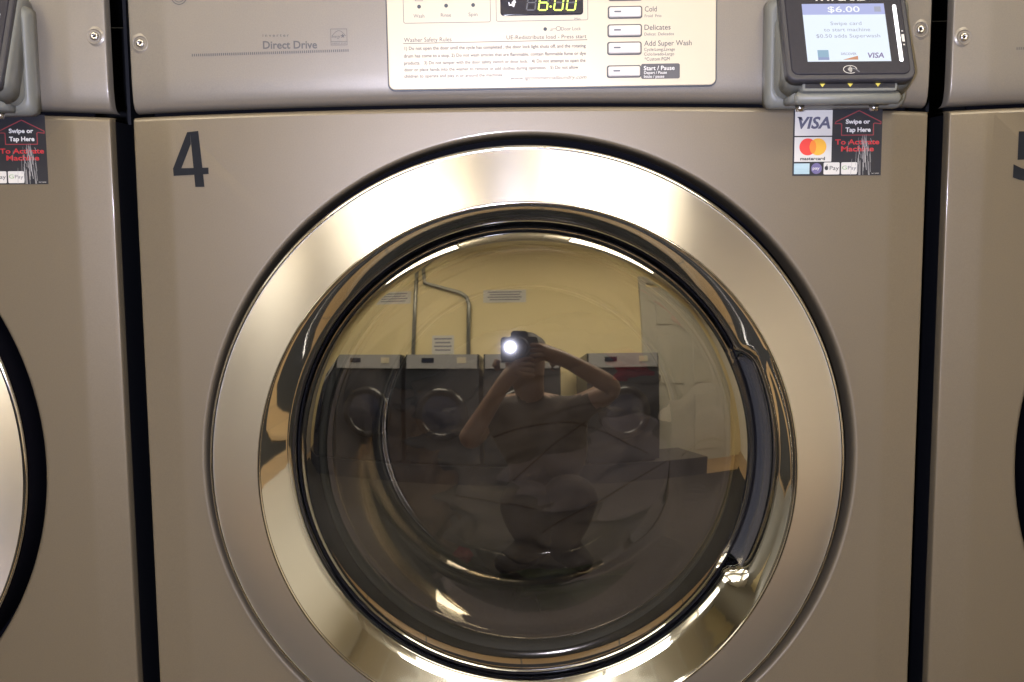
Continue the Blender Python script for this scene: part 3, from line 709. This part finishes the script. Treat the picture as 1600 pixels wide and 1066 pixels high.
# ------------------------------------------------------------------ laundry in the drum
def cloth(name, c, s, seed, mk, label, cat='garment', amp=.35, axis=(1, .2, .3)):
    bm = bmesh.new(); bmesh.ops.create_icosphere(bm, subdivisions=6, radius=1)
    ax = Vector(axis).normalized()
    for v in bm.verts:
        p = v.co.copy(); q_ = p*1.4+Vector((seed*7.1, seed*3.3, 0)); q_ -= ax*(q_.dot(ax)*.62)
        n1 = 1-abs(noise.noise(q_*1.7))*2; n2 = 1-abs(noise.noise(q_*3.9+Vector((3, 1, 2))))*2; n3 = noise.noise(q_*9)
        k = 1+amp*(n1*.45+n2*.24+n3*.06)-.12
        v.co = Vector((p.x*s[0]*k, p.y*s[1]*k, p.z*s[2]*k))
    me = bpy.data.meshes.new(name); bm.to_mesh(me); bm.free(); me.materials.append(M[mk])
    for p in me.polygons: p.use_smooth = True
    o = bpy.data.objects.new(name, me); o.location = c; col.objects.link(o); o['label'] = label; o['category'] = cat; o['group'] = 'laundry in the washer drum'
    return o
j = cloth('trousers', (.075, .235, .665), (.185, .105, .13), 3, 'denim', 'dark jeans with tan seams heaped in the middle of the drum', 'jeans', .45, (1, .1, .45))
b = MB((.075, .235, .665))
def seam(pts):
    # stitched seam lying on the cloth: march each point onto the surface from the front
    dg = bpy.context.evaluated_depsgraph_get(); out = []
    for x, z in pts:
        hit, loc, nrm, _ = j.ray_cast(Vector((x-.075, -.4, z-.665)), Vector((0, 1, 0)))
        if hit: out.append(tuple(loc+Vector(j.location)+Vector((0, -.0008, 0))))
    if len(out) > 2: b.tube(out, .0008, 'stitch', 6)
bpy.context.view_layer.update()
seam([(-.02+.004*i, .70+.028*math.sin(i/14)-.0006*i) for i in range(40)])
seam([(.03+.0035*i, .60+.0022*i) for i in range(40)])
seam([(.0+.003*i, .66+.0028*i-.00002*i*i) for i in range(26)])
seam([(-.06+.004*i, .64-.0006*i) for i in range(22)])
b.build('seam', j)
cloth('shirt', (.105, .205, .755), (.060, .035, .028), 11, 'redcloth', 'dull red garment behind the top of the dark jeans', 'shirt', .5, (1, .1, -.3))
cloth('towel', (.172, .215, .725), (.035, .05, .06), 5, 'cream', 'cream cloth crumpled at the right of the jeans', 'towel', .5, (.2, .1, 1))
cloth('shirt', (-.10, .26, .63), (.10, .09, .09), 8, 'brownc', 'dark brown garment left of the jeans', 'shirt', .5, (.4, .2, 1))
cloth('shirt', (.10, .24, .545), (.11, .09, .055), 14, 'olive', 'olive green garment under the jeans', 'shirt', .5)
cloth('sock', (-.075, .215, .575), (.035, .03, .03), 17, 'redcloth', 'small red cloth at the lower left of the drum', 'sock', .5)

# ------------------------------------------------------------------ the photographer, seen only as a reflection
def person():
    J = {'pel': ((.10, -1.50, .34), .15), 'wst': ((.12, -1.44, .47), .165), 'chs': ((.09, -1.36, .62), .175), 'nck': ((.045, -1.25, .77), .06), 'hd0': ((.03, -1.20, .83), .065),
         'hd1': ((.02, -1.175, .895), .088), 'hd2': ((.02, -1.185, .955), .075),
         'shR': ((.23, -1.32, .71), .065), 'elR': ((.37, -1.17, .80), .045), 'wrR': ((.17, -1.08, .90), .030), 'haR': ((.10, -1.065, .925), .032),
         'shL': ((-.12, -1.32, .70), .065), 'elL': ((-.20, -1.14, .60), .045), 'wrL': ((-.07, -1.06, .80), .030), 'haL': ((-.02, -1.05, .875), .032),
         'hpR': ((.20, -1.48, .30), .10), 'knR': ((.20, -1.16, .40), .125), 'anR': ((.175, -1.30, .11), .085), 'ftR': ((.29, -1.20, .045), .042),
         'hpL': ((.0, -1.48, .30), .10), 'knL': ((.03, -1.16, .36), .125), 'anL': ((.055, -1.30, .11), .085), 'ftL': ((-.11, -1.22, .045), .042)}
    E_ = [('pel', 'wst'), ('wst', 'chs'), ('chs', 'nck'), ('nck', 'hd0'), ('hd0', 'hd1'), ('hd1', 'hd2'), ('chs', 'shR'), ('shR', 'elR'), ('elR', 'wrR'), ('wrR', 'haR'),
          ('chs', 'shL'), ('shL', 'elL'), ('elL', 'wrL'), ('wrL', 'haL'), ('pel', 'hpR'), ('hpR', 'knR'), ('knR', 'anR'), ('anR', 'ftR'), ('pel', 'hpL'), ('hpL', 'knL'), ('knL', 'anL'), ('anL', 'ftL')]
    for s, h, d in (('R', Vector(J['haR'][0]), -1), ('L', Vector(J['haL'][0]), 1)):      # five bent fingers each
        for k in range(4):
            a = 'f%s%d' % (s, k)
            J[a+'a'] = (tuple(h+Vector((d*.03, .035, .024-.017*k))), .009); J[a+'b'] = (tuple(h+Vector((d*.055, .030+.003*k, .026-.019*k))), .0085); J[a+'c'] = (tuple(h+Vector((d*.070, .008, .026-.019*k))), .0075)
            E_ += [('ha'+s, a+'a'), (a+'a', a+'b'), (a+'b', a+'c')]
        J['t'+s+'a'] = (tuple(h+Vector((d*.012, -.02, .028))), .011); J['t'+s+'b'] = (tuple(h+Vector((d*.035, -.022, .036))), .009); E_ += [('ha'+s, 't'+s+'a'), ('t'+s+'a', 't'+s+'b')]
    keys = list(J); me = bpy.data.meshes.new('person'); me.from_pydata([J[k][0] for k in keys], [(keys.index(a), keys.index(c)) for a, c in E_], [])
    o = bpy.data.objects.new('person', me); col.objects.link(o)
    sk = o.modifiers.new('skin', 'SKIN'); sk.use_smooth_shade = True
    for i, k in enumerate(keys): me.skin_vertices[0].data[i].radius = (J[k][1], J[k][1])
    me.skin_vertices[0].data[0].use_root = True
    su = o.modifiers.new('sub', 'SUBSURF'); su.levels = 2; su.render_levels = 2
    dg = bpy.context.evaluated_depsgraph_get(); m2 = bpy.data.meshes.new_from_object(o.evaluated_get(dg)); o.modifiers.clear(); o.data = m2
    m2.materials.clear()
    for k in ('skin', 'shirt', 'trousers'): m2.materials.append(M[k])
    for p in m2.polygons:
        c = p.center; near_arm = (c.y > -1.20 and c.z > .5)
        p.material_index = 0 if (c.z > .775 or near_arm) else (1 if c.z > .44 and c.y < -1.19 else 2)
        p.use_smooth = True
    o['label'] = 'crouching person in dark clothes holding a camera to the face, mirrored in the door glass'; o['category'] = 'person'
    # hair as one cap with an uneven edge, and facial features
    b = MB(); rings_ = []
    for i in range(9):
        t = R(5+85*i/8); rings_.append([(.02+.093*math.sin(t)*math.cos(2*math.pi*k/24), -1.195+.10*math.sin(t)*math.sin(2*math.pi*k/24)-.012*i/8, .935+.088*math.cos(t)+.008*math.sin(3*k+i)*(i/8)) for k in range(24)])
    b.loft(rings_, 'hair', True, False); b.build('hair', o)
    b = MB()
    b.tube([(.02, -1.095, .915), (.02, -1.072, .888), (.02, -1.085, .882)], [.008, .013, .008], 'skin', 10); b.build('nose', o)
    for sx in (-1, 1): b = MB(); b.tube([(.02+sx*.105, -1.185, .915), (.02+sx*.112, -1.19, .895), (.02+sx*.103, -1.185, .875)], [.012, .016, .009], 'skin', 8); b.build('ear', o)
    return o
person()
e = empty('camera_body', (0, -1.06, .88), label='black camera held up by the crouching person', category='camera')
b = MB((0, -1.06, .88)); b.M = front(.0, .94, -1.035)
b.slab(-.065, .065, -.045, .04, .012, 0, .045, .006, 'camblack'); b.slab(-.03, .03, .035, .062, .012, .004, .035, .005, 'camblack'); b.build('body', e)
b = MB((0, -1.06, .88)); b.lathe([(.034, -1.036), (.034, -1.010), (.031, -1.006), (.027, -1.010)], 0, .94, 'camblack', 40); b.lathe([(.027, -1.010), (.0005, -1.007)], 0, .94, 'lens', 40); b.build('lens', e)
